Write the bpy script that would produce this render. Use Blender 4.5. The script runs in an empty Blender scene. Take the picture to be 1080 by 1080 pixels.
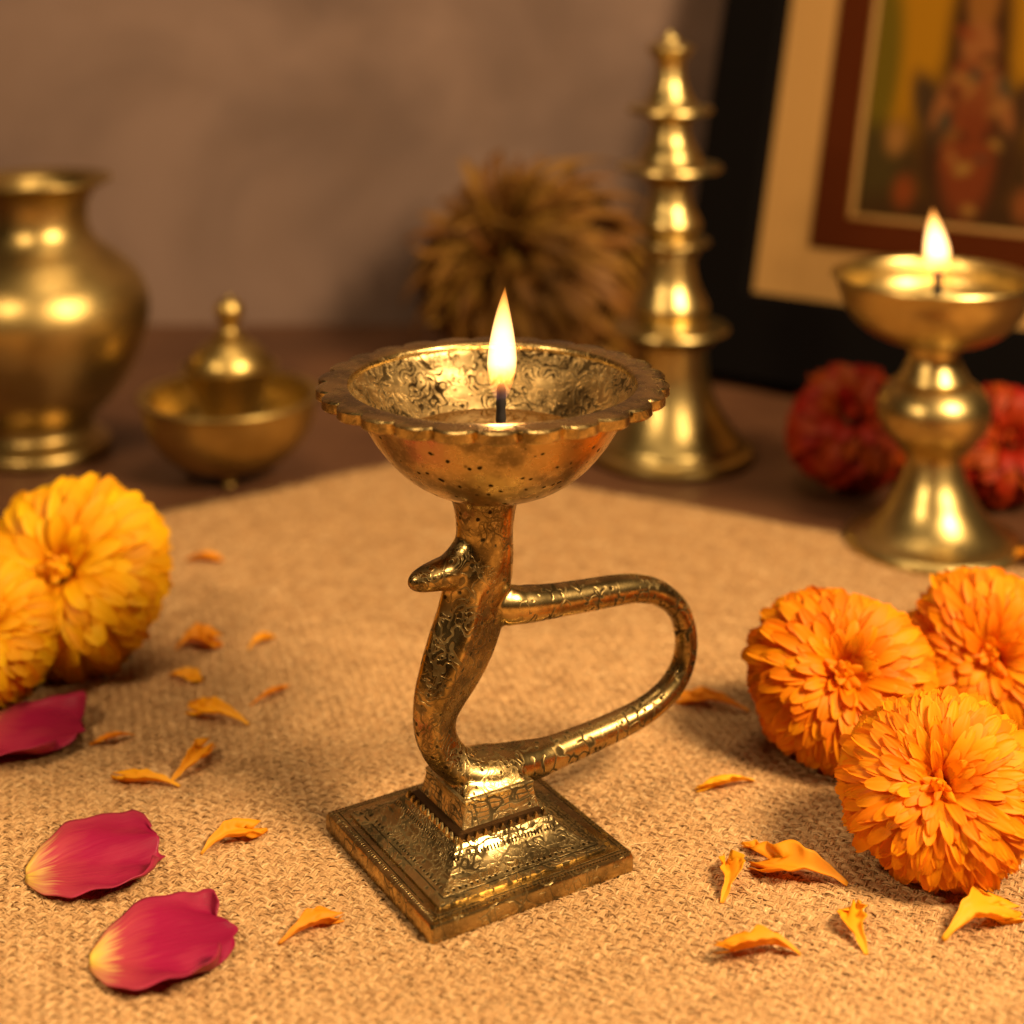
import bpy, bmesh, math, random
import numpy as np
from mathutils import Vector, Matrix
R = math.radians
scene = bpy.context.scene
COL = scene.collection

# ------------------------------------------------------------------ camera
CAM_H = 0.26179     # level view camera whose lens is shifted down, so uprights stay upright
cam_d = bpy.data.cameras.new('camera'); cam = bpy.data.objects.new('camera', cam_d); COL.objects.link(cam)
cam.location = (0, 0, CAM_H); cam.rotation_euler = (R(90), 0, 0)
cam_d.sensor_width = 36; cam_d.lens = 1715.1 / 1080 * 36; cam_d.shift_y = -.56466
cam_d.clip_start = .01; cam_d.clip_end = 20
cam_d.dof.use_dof = True; cam_d.dof.focus_distance = .453; cam_d.dof.aperture_fstop = 6.5
scene.camera = cam

# ------------------------------------------------------------------ world + light
world = bpy.data.worlds.new('World'); scene.world = world; world.use_nodes = True
wn = world.node_tree.nodes; wl = world.node_tree.links
bg = wn['Background']; bg.inputs[0].default_value = (.30, .16, .075, 1); bg.inputs[1].default_value = .04

def area(name, loc, tgt, size, power, color, sizey=None):
    d = bpy.data.lights.new(name, 'AREA'); d.energy = power; d.color = color; d.size = size
    if sizey: d.shape = 'RECTANGLE'; d.size_y = sizey
    o = bpy.data.objects.new(name, d); COL.objects.link(o); o.location = loc
    o.rotation_euler = (Vector(tgt) - Vector(loc)).to_track_quat('-Z', 'Y').to_euler()
    return o
WARM = (1, .71, .40)
area('key_light', (.55, .08, .72), (0, .53, .03), .25, 18.5, WARM)
area('fill_light', (-.50, .12, .62), (-.05, .62, .05), .12, 3.2, WARM)
area('top_light', (.0, .70, 1.15), (0, .62, 0), .45, 3.8, WARM)

scene.view_settings.view_transform = 'Standard'; scene.view_settings.look = 'None'
scene.view_settings.exposure = 0; scene.view_settings.gamma = 1
scene.render.engine = 'CYCLES'
cy = scene.cycles
cy.use_denoising = True
try: cy.denoiser = 'OPENIMAGEDENOISE'
except Exception: pass
cy.max_bounces = 8; cy.caustics_reflective = False; cy.caustics_refractive = False
cy.sample_clamp_indirect = 4; cy.volume_step_rate = 1

# ------------------------------------------------------------------ helpers
def tag(o, label=None, cat=None, group=None, kind=None):
    if label: o['label'] = label
    if cat: o['category'] = cat
    if group: o['group'] = group
    if kind: o['kind'] = kind
    return o

def thing(name, label, cat, loc=(0, 0, 0), rz=0, group=None):
    o = bpy.data.objects.new(name, None); COL.objects.link(o); o.empty_display_size = .01
    o.location = loc; o.rotation_euler = (0, 0, rz)
    return tag(o, label, cat, group)

def mesh_obj(name, verts, faces, mat, parent=None, smooth=None, loc=None):
    me = bpy.data.meshes.new(name)
    me.from_pydata([tuple(v) for v in verts], [], [tuple(f) for f in faces]); me.update()
    o = bpy.data.objects.new(name, me); COL.objects.link(o)
    if mat: me.materials.append(mat)
    if parent: o.parent = parent
    if loc: o.location = loc
    if smooth is not None:
        for p in me.polygons: p.use_smooth = True
        if smooth < 180: me.set_sharp_from_angle(angle=R(smooth))
    return o

def fast_mesh(name, V, Q, mat, parent=None, smooth=True):
    """V (n,3) array, Q (m,4) quad indices"""
    me = bpy.data.meshes.new(name); V = np.asarray(V, np.float32); Q = np.asarray(Q, np.int32)
    me.vertices.add(len(V)); me.vertices.foreach_set('co', V.ravel())
    me.loops.add(Q.size); me.loops.foreach_set('vertex_index', Q.ravel())
    me.polygons.add(len(Q)); me.polygons.foreach_set('loop_start', np.arange(0, Q.size, Q.shape[1], dtype=np.int32))
    me.polygons.foreach_set('loop_total', np.full(len(Q), Q.shape[1], dtype=np.int32))
    me.polygons.foreach_set('use_smooth', np.full(len(Q), smooth))
    me.update(calc_edges=True)
    o = bpy.data.objects.new(name, me); COL.objects.link(o); me.materials.append(mat)
    if parent: o.parent = parent
    return o

def point_attr(o, name, vals):
    a = o.data.attributes.new(name, 'FLOAT', 'POINT'); a.data.foreach_set('value', np.asarray(vals, np.float32))

def catmull(P, n=6):
    """smooth curve through P; a point given as (r, z, 1) is a hard corner"""
    out = []; seg = [P[0]]; segs = []
    for p in P[1:]:
        seg.append(p)
        if len(p) > 2: segs.append(seg); seg = [p]
    if len(seg) > 1: segs.append(seg)
    for s in segs:
        A = np.array([q[:2] for q in s], float)
        if len(A) == 2: out += [A[0], A[1]]; continue
        E = np.vstack([2 * A[0] - A[1], A, 2 * A[-1] - A[-2]])
        for i in range(1, len(E) - 2):
            for k in range(n):
                t = k / n
                out.append(.5 * (2 * E[i] + (E[i+1] - E[i-1]) * t + (2*E[i-1] - 5*E[i] + 4*E[i+1] - E[i+2]) * t*t + (-E[i-1] + 3*E[i] - 3*E[i+1] + E[i+2]) * t**3))
        out.append(A[-1])
    res = [out[0]]
    for p in out[1:]:
        if np.linalg.norm(p - res[-1]) > 1e-5: res.append(p)
    return res

def lathe(name, P, mat, parent=None, seg=96, n=6, unit=.01, smooth=40, loc=None, rfun=None, closed=False):
    pts = catmull(P, n); V = []; F = []; rings = []
    for j, (r, z) in enumerate(pts):
        if abs(r) < 1e-4: rings.append([len(V)]); V.append((0, 0, z * unit)); continue
        rg = []
        for k in range(seg):
            a = 2 * math.pi * k / seg; rr = max(r, 1e-4) * (rfun(a, j, r, z) if rfun else 1)
            rg.append(len(V)); V.append((rr * unit * math.cos(a), rr * unit * math.sin(a), z * unit))
        rings.append(rg)
    pr = list(zip(rings, rings[1:]))
    if closed: pr.append((rings[-1], rings[0]))
    for A, B in pr:
        for k in range(seg):
            k2 = (k + 1) % seg
            if len(A) == 1 and len(B) == 1: continue
            if len(A) == 1: F.append((A[0], B[k2], B[k]))
            elif len(B) == 1: F.append((A[k], A[k2], B[0]))
            else: F.append((A[k], A[k2], B[k2], B[k]))
    return mesh_obj(name, V, F, mat, parent, smooth, loc)

def square_loft(name, S, mat, parent, smooth=38, rc=.12, cap=True):
    """S: (half, z, corner radius, u offset) in cm"""
    V = []; F = []; rings = []
    for s in S:
        h, z, c, ou = (list(s) + [rc, 0])[:4] if len(s) == 2 else (list(s) + [0])[:4]
        rg = []
        for q in range(4):
            ca = [(1, 1), (-1, 1), (-1, -1), (1, -1)][q]
            for k in range(5):
                a = q * math.pi / 2 + k / 4 * math.pi / 2
                rg.append(len(V)); V.append(((ca[0] * (h - c) + c * math.cos(a) + ou) * .01, (ca[1] * (h - c) + c * math.sin(a)) * .01, z * .01))
        rings.append(rg)
    for A, B in zip(rings, rings[1:]):
        n = len(A)
        for k in range(n): F.append((A[k], A[(k+1) % n], B[(k+1) % n], B[k]))
    if cap: F.append(tuple(reversed(rings[0]))); F.append(tuple(rings[-1]))
    return mesh_obj(name, V, F, mat, parent, smooth)

def add_box(V, F, lo, hi):
    b = len(V)
    for z in (lo[2], hi[2]):
        V += [(lo[0], lo[1], z), (hi[0], lo[1], z), (hi[0], hi[1], z), (lo[0], hi[1], z)]
    F += [tuple(b + i for i in f) for f in [(3, 2, 1, 0), (4, 5, 6, 7), (0, 1, 5, 4), (1, 2, 6, 5), (2, 3, 7, 6), (3, 0, 4, 7)]]

# ------------------------------------------------------------------ materials
class NT:
    def __init__(s, name):
        s.m = bpy.data.materials.new(name); s.m.use_nodes = True; s.t = s.m.node_tree; s.n = s.t.nodes
        s.bsdf = s.n.get('Principled BSDF'); s.out = s.n.get('Material Output')
    def a(s, typ, **k):
        nd = s.n.new(typ)
        for kk, v in k.items():
            if kk.startswith('_'): setattr(nd, kk[1:], v)
        return nd
    def l(s, a, b): s.t.links.new(a, b)
    def set(s, sock, v):
        if isinstance(v, bpy.types.NodeSocket): s.l(v, sock)
        elif isinstance(v, (tuple, list)) and len(v) == 3 and sock.type == 'RGBA': sock.default_value = (*v, 1)
        else: sock.default_value = v
    def math(s, op, a, b=0., c=None, clamp=False):
        nd = s.n.new('ShaderNodeMath'); nd.operation = op; nd.use_clamp = clamp
        s.set(nd.inputs[0], a); s.set(nd.inputs[1], b)
        if c is not None: s.set(nd.inputs[2], c)
        return nd.outputs[0]
    def step(s, v, lo, hi, a=0., b=1.):
        nd = s.n.new('ShaderNodeMapRange'); nd.interpolation_type = 'SMOOTHSTEP'
        s.set(nd.inputs[0], v); nd.inputs[1].default_value = lo; nd.inputs[2].default_value = hi
        nd.inputs[3].default_value = a; nd.inputs[4].default_value = b
        return nd.outputs[0]
    def mix(s, f, a, b, typ='MIX'):
        nd = s.n.new('ShaderNodeMix'); nd.data_type = 'RGBA'; nd.blend_type = typ
        s.set(nd.inputs[0], f); s.set(nd.inputs[6], a); s.set(nd.inputs[7], b); return nd.outputs[2]
    def coord(s, kind='Object', scale=(1, 1, 1), rot=(0, 0, 0), loc=(0, 0, 0)):
        tc = s.n.new('ShaderNodeTexCoord'); mp = s.n.new('ShaderNodeMapping')
        mp.inputs['Scale'].default_value = scale; mp.inputs['Rotation'].default_value = rot; mp.inputs['Location'].default_value = loc
        s.l(tc.outputs[kind], mp.inputs[0]); return mp.outputs[0]
    def noise(s, v, scale, detail=3, rough=.5, dist=0., out=0):
        nd = s.n.new('ShaderNodeTexNoise'); s.l(v, nd.inputs['Vector']); nd.inputs['Scale'].default_value = scale
        nd.inputs['Detail'].default_value = detail; nd.inputs['Roughness'].default_value = rough; nd.inputs['Distortion'].default_value = dist
        return nd.outputs[out]
    def voro(s, v, scale, feature='F1', rnd=1., out='Distance'):
        nd = s.n.new('ShaderNodeTexVoronoi'); nd.feature = feature; s.l(v, nd.inputs['Vector']); nd.inputs['Scale'].default_value = scale
        nd.inputs['Randomness'].default_value = rnd; return nd.outputs[out]
    def wave(s, v, scale, dist=0., detail=2, dscale=1., direc='X', typ='BANDS'):
        nd = s.n.new('ShaderNodeTexWave'); nd.wave_type = typ; nd.bands_direction = direc; s.l(v, nd.inputs['Vector'])
        nd.inputs['Scale'].default_value = scale; nd.inputs['Distortion'].default_value = dist
        nd.inputs['Detail'].default_value = detail; nd.inputs['Detail Scale'].default_value = dscale; return nd.outputs[1]
    def warp(s, v, scale, amt):
        nz = s.n.new('ShaderNodeTexNoise'); s.l(v, nz.inputs['Vector']); nz.inputs['Scale'].default_value = scale; nz.inputs['Detail'].default_value = 2
        sub = s.n.new('ShaderNodeVectorMath'); sub.operation = 'SUBTRACT'; s.l(nz.outputs[1], sub.inputs[0]); sub.inputs[1].default_value = (.5, .5, .5)
        sc = s.n.new('ShaderNodeVectorMath'); sc.operation = 'SCALE'; s.l(sub.outputs[0], sc.inputs[0]); sc.inputs['Scale'].default_value = amt
        ad = s.n.new('ShaderNodeVectorMath'); ad.operation = 'ADD'; s.l(v, ad.inputs[0]); s.l(sc.outputs[0], ad.inputs[1]); return ad.outputs[0]
    def bump(s, h, strength=.5, dist=.001, nrm=None):
        nd = s.n.new('ShaderNodeBump'); s.set(nd.inputs['Height'], h); nd.inputs['Strength'].default_value = strength; nd.inputs['Distance'].default_value = dist
        if nrm: s.l(nrm, nd.inputs['Normal'])
        s.l(nd.outputs[0], s.bsdf.inputs['Normal']); return nd.outputs[0]
    def attr(s, name, out='Fac'):
        nd = s.n.new('ShaderNodeAttribute'); nd.attribute_name = name; return nd.outputs[out]
    def ramp(s, v, stops):
        nd = s.n.new('ShaderNodeValToRGB'); s.l(v, nd.inputs[0]); e = nd.color_ramp.elements
        while len(e) < len(stops): e.new(.5)
        for i, (p, c) in enumerate(stops): e[i].position = p; e[i].color = (*c, 1)
        return nd.outputs[0]
    def P(s, **k):
        for kk, v in k.items(): s.set(s.bsdf.inputs[kk.replace('_', ' ')], v)

def antique(name, cracks=1., pits=1., maze=0., maze_region=None, hatch=None, bricks=0., square=None, base=(.56, .40, .155), rough=.25, dull=0., crack_scale=1.0):
    t = NT(name); v = t.coord(scale=(100, 100, 100))            # centimetres
    vw = t.warp(v, .9, .7)
    mask = 0.
    parts = []
    big = t.noise(v, .55, 2)
    if cracks:
        e = t.voro(vw, 1.25 * crack_scale, 'DISTANCE_TO_EDGE'); line = t.step(e, .012, .04, 1, 0)
        gate = t.step(t.noise(v, 1.3, 2), .44, .56)
        parts.append(t.math('MULTIPLY', t.math('MULTIPLY', line, gate), cracks))
        e2 = t.voro(t.warp(v, 2.2, .35), 3.4 * crack_scale, 'DISTANCE_TO_EDGE'); l2 = t.step(e2, .02, .06, 1, 0)
        g2 = t.step(t.noise(v, 1.9, 1), .53, .6)
        parts.append(t.math('MULTIPLY', t.math('MULTIPLY', l2, g2), cracks * .8))
    if pits:
        nd = t.n.new('ShaderNodeTexVoronoi'); t.l(t.warp(v, 4, .12), nd.inputs['Vector']); nd.inputs['Scale'].default_value = 3.6
        dot = t.step(nd.outputs['Distance'], .17, .28, 1, 0)
        pres = t.step(t.math('ADD', nd.outputs['Color'], 0.), .48, .52)
        parts.append(t.math('MULTIPLY', t.math('MULTIPLY', dot, pres), pits))
    if maze:
        n1 = t.noise(t.warp(v, 1.6, .5), 1.35, 1)
        fr = t.math('FRACT', t.math('MULTIPLY', n1, 9.)); tri = t.math('ABSOLUTE', t.math('SUBTRACT', fr, .5))
        ml = t.step(tri, .11, .21, 1, 0)
        mg = t.step(t.noise(v, 1.0, 1), .42, .52)
        parts.append(t.math('MULTIPLY', t.math('MULTIPLY', ml, mg), maze))
        fl = t.math('FRACT', t.math('MULTIPLY', t.noise(t.warp(v, 3.2, .25), 3.1, 1), 7.)); f2 = t.step(t.math('ABSOLUTE', t.math('SUBTRACT', fl, .5)), .07, .16, 1, 0)
        parts.append(t.math('MULTIPLY', t.math('MULTIPLY', f2, t.step(t.noise(v, 1.3, 1), .52, .58)), maze * .8))
    if hatch:                                                     # short transverse nicks
        hv = t.coord(scale=hatch); hw = t.warp(hv, .6, 1.2)
        e = t.voro(hw, 1., 'DISTANCE_TO_EDGE'); hl = t.step(e, .03, .10, 1, 0)
        hg = t.step(t.noise(v, 1.7, 1), .46, .54)
        parts.append(t.math('MULTIPLY', t.math('MULTIPLY', hl, hg), .9))
    if bricks:
        bk = t.n.new('ShaderNodeTexBrick'); bv = t.n.new('ShaderNodeCombineXYZ'); sp = t.n.new('ShaderNodeSeparateXYZ'); t.l(t.warp(v, 2.0, .26), sp.inputs[0])
        t.l(t.math('SUBTRACT', sp.outputs[0], sp.outputs[1]), bv.inputs[0]); t.l(sp.outputs[2], bv.inputs[1]); t.l(bv.outputs[0], bk.inputs[0])
        bk.inputs['Scale'].default_value = 1.; bk.inputs['Mortar Size'].default_value = .022; bk.inputs['Mortar Smooth'].default_value = .3
        bk.inputs['Brick Width'].default_value = .62; bk.inputs['Row Height'].default_value = .14
        bg_ = t.step(t.noise(v, 1.1, 1), .40, .50)
        parts.append(t.math('MULTIPLY', t.math('MULTIPLY', bk.outputs['Fac'], bg_), bricks))
    if square:                                                    # chased border lines and dotted rows that follow the square
        sp2 = t.n.new('ShaderNodeSeparateXYZ'); t.l(v, sp2.inputs[0]); ax_ = t.math('ABSOLUTE', t.math('SUBTRACT', sp2.outputs[0], .03)); ay_ = t.math('ABSOLUTE', sp2.outputs[1])
        mx_ = t.math('MAXIMUM', ax_, ay_); mn_ = t.math('MINIMUM', ax_, ay_)
        wob = t.step(t.noise(v, 3., 1), .34, .44)
        for kind_, d in square:
            dd = t.math('ABSOLUTE', t.math('SUBTRACT', mx_, d))
            if kind_ == 'line': parts.append(t.math('MULTIPLY', t.step(dd, .012, .030, 1, 0), wob))
            else: parts.append(t.math('MULTIPLY', t.math('MULTIPLY', t.step(dd, .03, .055, 1, 0), t.step(t.math('SINE', t.math('MULTIPLY', mn_, 34. if kind_ == 'dots' else 60.)), -.1, .35)), wob))
    m = parts[0]
    for p in parts[1:]: m = t.math('MAXIMUM', m, p)
    fine = t.noise(v, 9, 3, .6); mid = t.noise(v, 2.6, 3, .55)
    patina = t.step(t.math('ADD', t.math('MULTIPLY', big, .6), t.math('MULTIPLY', mid, .4)), .41, .60, 0, .72 + dull)
    c = t.mix(patina, base, (.085, .056, .022))
    c = t.mix(t.math('MULTIPLY', t.step(fine, .55, .72), .35), c, (.90, .68, .34))
    c = t.mix(t.math('MULTIPLY', m, .95), c, (.010, .005, .002))
    t.P(Base_Color=c, Metallic=1.)
    rg = t.math('ADD', t.math('MULTIPLY', mid, .22), t.math('ADD', t.math('MULTIPLY', m, .55), rough - .10))
    t.set(t.bsdf.inputs['Roughness'], rg)
    h = t.math('ADD', t.math('MULTIPLY', m, -1.), t.math('ADD', t.math('MULTIPLY', fine, .16), t.math('MULTIPLY', mid, .45)))
    t.bump(h, .7, .00014)
    return t.m

M_bowl_out = antique('antique_brass_pitted', cracks=0., pits=1., rough=.28)
M_bowl_in = antique('antique_brass_ornament', cracks=.8, pits=.6, maze=.95, rough=.34, crack_scale=1.2, base=(.58, .42, .18), dull=.15)
M_rim = antique('antique_brass_rim', cracks=.25, pits=.12, rough=.25)
M_stem = antique('antique_brass_stem', cracks=.45, pits=.9, maze=.5, rough=.24, crack_scale=1.3)
M_handle = antique('antique_brass_handle', cracks=.0, pits=.9, hatch=(260, 90, 200), rough=.26)
M_base = antique('antique_brass_base', base=(.74, .55, .24), cracks=.5, pits=.9, bricks=.75, maze=.85, rough=.30, crack_scale=1.5, square=[('line', 2.48), ('dots', 2.34), ('ticks', 1.72)])
M_plate = antique('antique_brass_plate', cracks=.6, pits=.2, rough=.24, dull=-.1, crack_scale=1.3, square=[('line', 2.95), ('ticks', 3.08)])

def brass(name, base=(.54, .39, .14), rough=.35, dark=.5):
    t = NT(name); v = t.coord(scale=(100, 100, 100))
    n1 = t.noise(v, .35, 3); n2 = t.noise(v, 2.4, 4, .6)
    c = t.mix(t.step(n1, .4, .65, 0, dark), base, (.22, .14, .04))
    c = t.mix(t.step(n2, .5, .75, 0, .25), c, (.25, .13, .03))
    t.P(Metallic=1., Base_Color=c)
    t.set(t.bsdf.inputs['Roughness'], t.math('ADD', t.math('MULTIPLY', n2, .18), rough - .08))
    t.bump(n2, .2, .0004); return t.m
M_urn = brass('worn_brass_urn', rough=.37, dark=.6)
M_brass = brass('polished_brass', base=(.58, .44, .17), rough=.33, dark=.4)
M_pot = brass('brass_pot', base=(.54, .39, .13), rough=.38)

def simple(name, col, rough=.6, **k):
    t = NT(name); t.P(Base_Color=col, Roughness=rough, **k); return t.m

def petal_mat(name, c_tip, c_base, transl=.35, vary=.12, rough=.55):
    t = NT(name); u = t.attr('petal_u'); rnd = t.attr('petal_r'); v = t.coord(scale=(100, 100, 100))
    c = t.mix(t.step(u, .1, .75), c_base, c_tip)
    hs = t.n.new('ShaderNodeHueSaturation'); t.set(hs.inputs['Color'], c)
    t.set(hs.inputs['Hue'], t.math('ADD', .5 - .012, t.math('MULTIPLY', rnd, .024)))
    t.set(hs.inputs['Value'], t.math('ADD', 1 - vary, t.math('MULTIPLY', rnd, vary)))
    w = t.attr('petal_v'); st = t.math('MULTIPLY', t.math('SINE', t.math('MULTIPLY', w, 11.)), .35)
    t.P(Base_Color=hs.outputs[0], Roughness=rough); t.bsdf.inputs['Specular IOR Level'].default_value = .25
    t.bump(t.math('ADD', st, t.noise(v, 8, 2)), .2, .00012)
    tr = t.n.new('ShaderNodeBsdfTranslucent'); t.l(hs.outputs[0], tr.inputs[0])
    mx = t.n.new('ShaderNodeMixShader'); mx.inputs[0].default_value = transl
    t.l(t.bsdf.outputs[0], mx.inputs[1]); t.l(tr.outputs[0], mx.inputs[2]); t.l(mx.outputs[0], t.out.inputs[0]); return t.m
M_orange = petal_mat('orange_petal', (1., .345, .004), (.95, .19, .002))
M_yellow = petal_mat('golden_petal', (1., .54, .006), (.97, .33, .003))
M_red = petal_mat('red_petal', (.38, .036, .002), (.22, .014, .001), transl=.2)
M_dry = petal_mat('dried_petal', (.31, .140, .022), (.15, .062, .010), transl=.15, vary=.4)
M_frag = petal_mat('loose_petal', (1., .47, .015), (1., .52, .04), transl=.4, vary=.1)
M_core = simple('flower_core', (.55, .10, .005), .8)
M_green = simple('calyx_green', (.06, .10, .02), .6)

def rose_mat():
    t = NT('rose_petal'); u = t.attr('petal_u'); w = t.attr('petal_v'); rnd = t.attr('petal_r')
    cm = t.n.new('ShaderNodeCombineXYZ'); t.l(t.math('MULTIPLY', u, 1.5), cm.inputs[0]); t.l(t.math('MULTIPLY', w, 9.), cm.inputs[1]); t.l(t.math('MULTIPLY', rnd, 7.), cm.inputs[2])
    vein = t.noise(cm.outputs[0], 2.2, 3, .6)
    cm2 = t.n.new('ShaderNodeCombineXYZ'); t.l(u, cm2.inputs[0]); t.l(w, cm2.inputs[1]); t.l(rnd, cm2.inputs[2])
    blot = t.noise(cm2.outputs[0], 2.6, 2)
    uu = t.math('ADD', u, t.math('MULTIPLY', t.math('SUBTRACT', vein, .5), .35))
    c = t.ramp(uu, [(.02, (.90, .66, .10)), (.10, (.88, .56, .20)), (.22, (.58, .07, .10)), (.46, (.44, .010, .080)), (1., (.34, .006, .060))])
    c = t.mix(t.step(blot, .45, .70, 0, .5), c, (.52, .04, .10)); c2 = t.mix(t.step(t.math('ABSOLUTE', w), .6, 1., 0, .35), c, (.52, .06, .11))
    t.P(Base_Color=c2, Roughness=.42); t.bsdf.inputs['Specular IOR Level'].default_value = .35
    t.bump(vein, .35, .0006)
    tr = t.n.new('ShaderNodeBsdfTranslucent'); t.l(c2, tr.inputs[0]); mx = t.n.new('ShaderNodeMixShader'); mx.inputs[0].default_value = .3
    t.l(t.bsdf.outputs[0], mx.inputs[1]); t.l(tr.outputs[0], mx.inputs[2]); t.l(mx.outputs[0], t.out.inputs[0]); return t.m
M_rose = rose_mat()

ROT_A = R(-29.4)
def cloth_mat():
    t = NT('burlap_cloth'); v = t.coord(scale=(100, 100, 100), rot=(0, 0, -ROT_A)); vw = t.warp(v, 1.2, .22)
    wx = t.wave(vw, 1.25, .8, 2, 1.2, 'X'); wy = t.wave(vw, 1.25, .8, 2, 1.2, 'Y')
    weave = t.math('MAXIMUM', wx, wy); big = t.noise(v, .16, 3); mid = t.noise(v, 1.4, 3, .6); fine = t.noise(t.warp(v, 5, .2), 11, 3, .7)
    c = t.mix(weave, (.38, .21, .085), (.64, .395, .17)); c = t.mix(t.step(mid, .35, .7, 0, .5), c, (.62, .36, .14)); c = t.mix(t.step(fine, .4, .7, 0, .35), c, (.30, .155, .06))
    c = t.mix(t.step(big, .35, .7, 0, .25), c, (.46, .25, .095))
    t.P(Base_Color=c, Roughness=.9); t.bsdf.inputs['Specular IOR Level'].default_value = .15
    t.bump(t.math('ADD', t.math('MULTIPLY', weave, .8), t.math('ADD', t.math('MULTIPLY', fine, .5), mid)), .9, .0006); return t.m
def fibre_mat():
    t = NT('jute_fibre'); r = t.attr('fibre_r')
    c = t.ramp(r, [(0, (.36, .19, .075)), (.35, (.52, .30, .125)), (.75, (.66, .42, .19)), (1, (.84, .61, .33))])
    t.P(Base_Color=c, Roughness=.55); t.bsdf.inputs['Specular IOR Level'].default_value = .35; return t.m
def table_mat():
    t = NT('dark_wood'); v = t.coord(scale=(6, 90, 20)); n = t.noise(t.warp(v, .5, 1.), 1., 4, .6)
    v2 = t.coord(scale=(14, 14, 14)); b = t.noise(v2, 1., 3)
    c = t.mix(n, (.055, .020, .008), (.14, .058, .024)); c = t.mix(t.step(b, .4, .7, 0, .5), c, (.17, .075, .032))
    t.P(Base_Color=c, Roughness=.5); t.bump(n, .2, .0005); return t.m
def wall_mat():
    t = NT('brown_plaster'); v = t.coord(); a = t.noise(v, 5.5, 4, .55, .6); b = t.noise(v, 22, 3, .6)
    c = t.mix(t.step(a, .35, .68), (.145, .092, .070), (.25, .162, .124)); c = t.mix(t.step(b, .4, .7, 0, .25), c, (.18, .11, .075))
    t.P(Base_Color=c, Roughness=.9); t.bump(a, .3, .004); return t.m

# ------------------------------------------------------------------ setting: table, wall
V = []; F = []; add_box(V, F, (-1.6, -.6, -.05), (1.6, 1.095, -.0015))
tag(mesh_obj('table_top', V, F, table_mat()), kind='structure')
V = []; F = []; add_box(V, F, (-2.2, 1.095, -.6), (2.2, 1.155, 1.6))
tag(mesh_obj('wall', V, F, wall_mat()), kind='structure')

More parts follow.
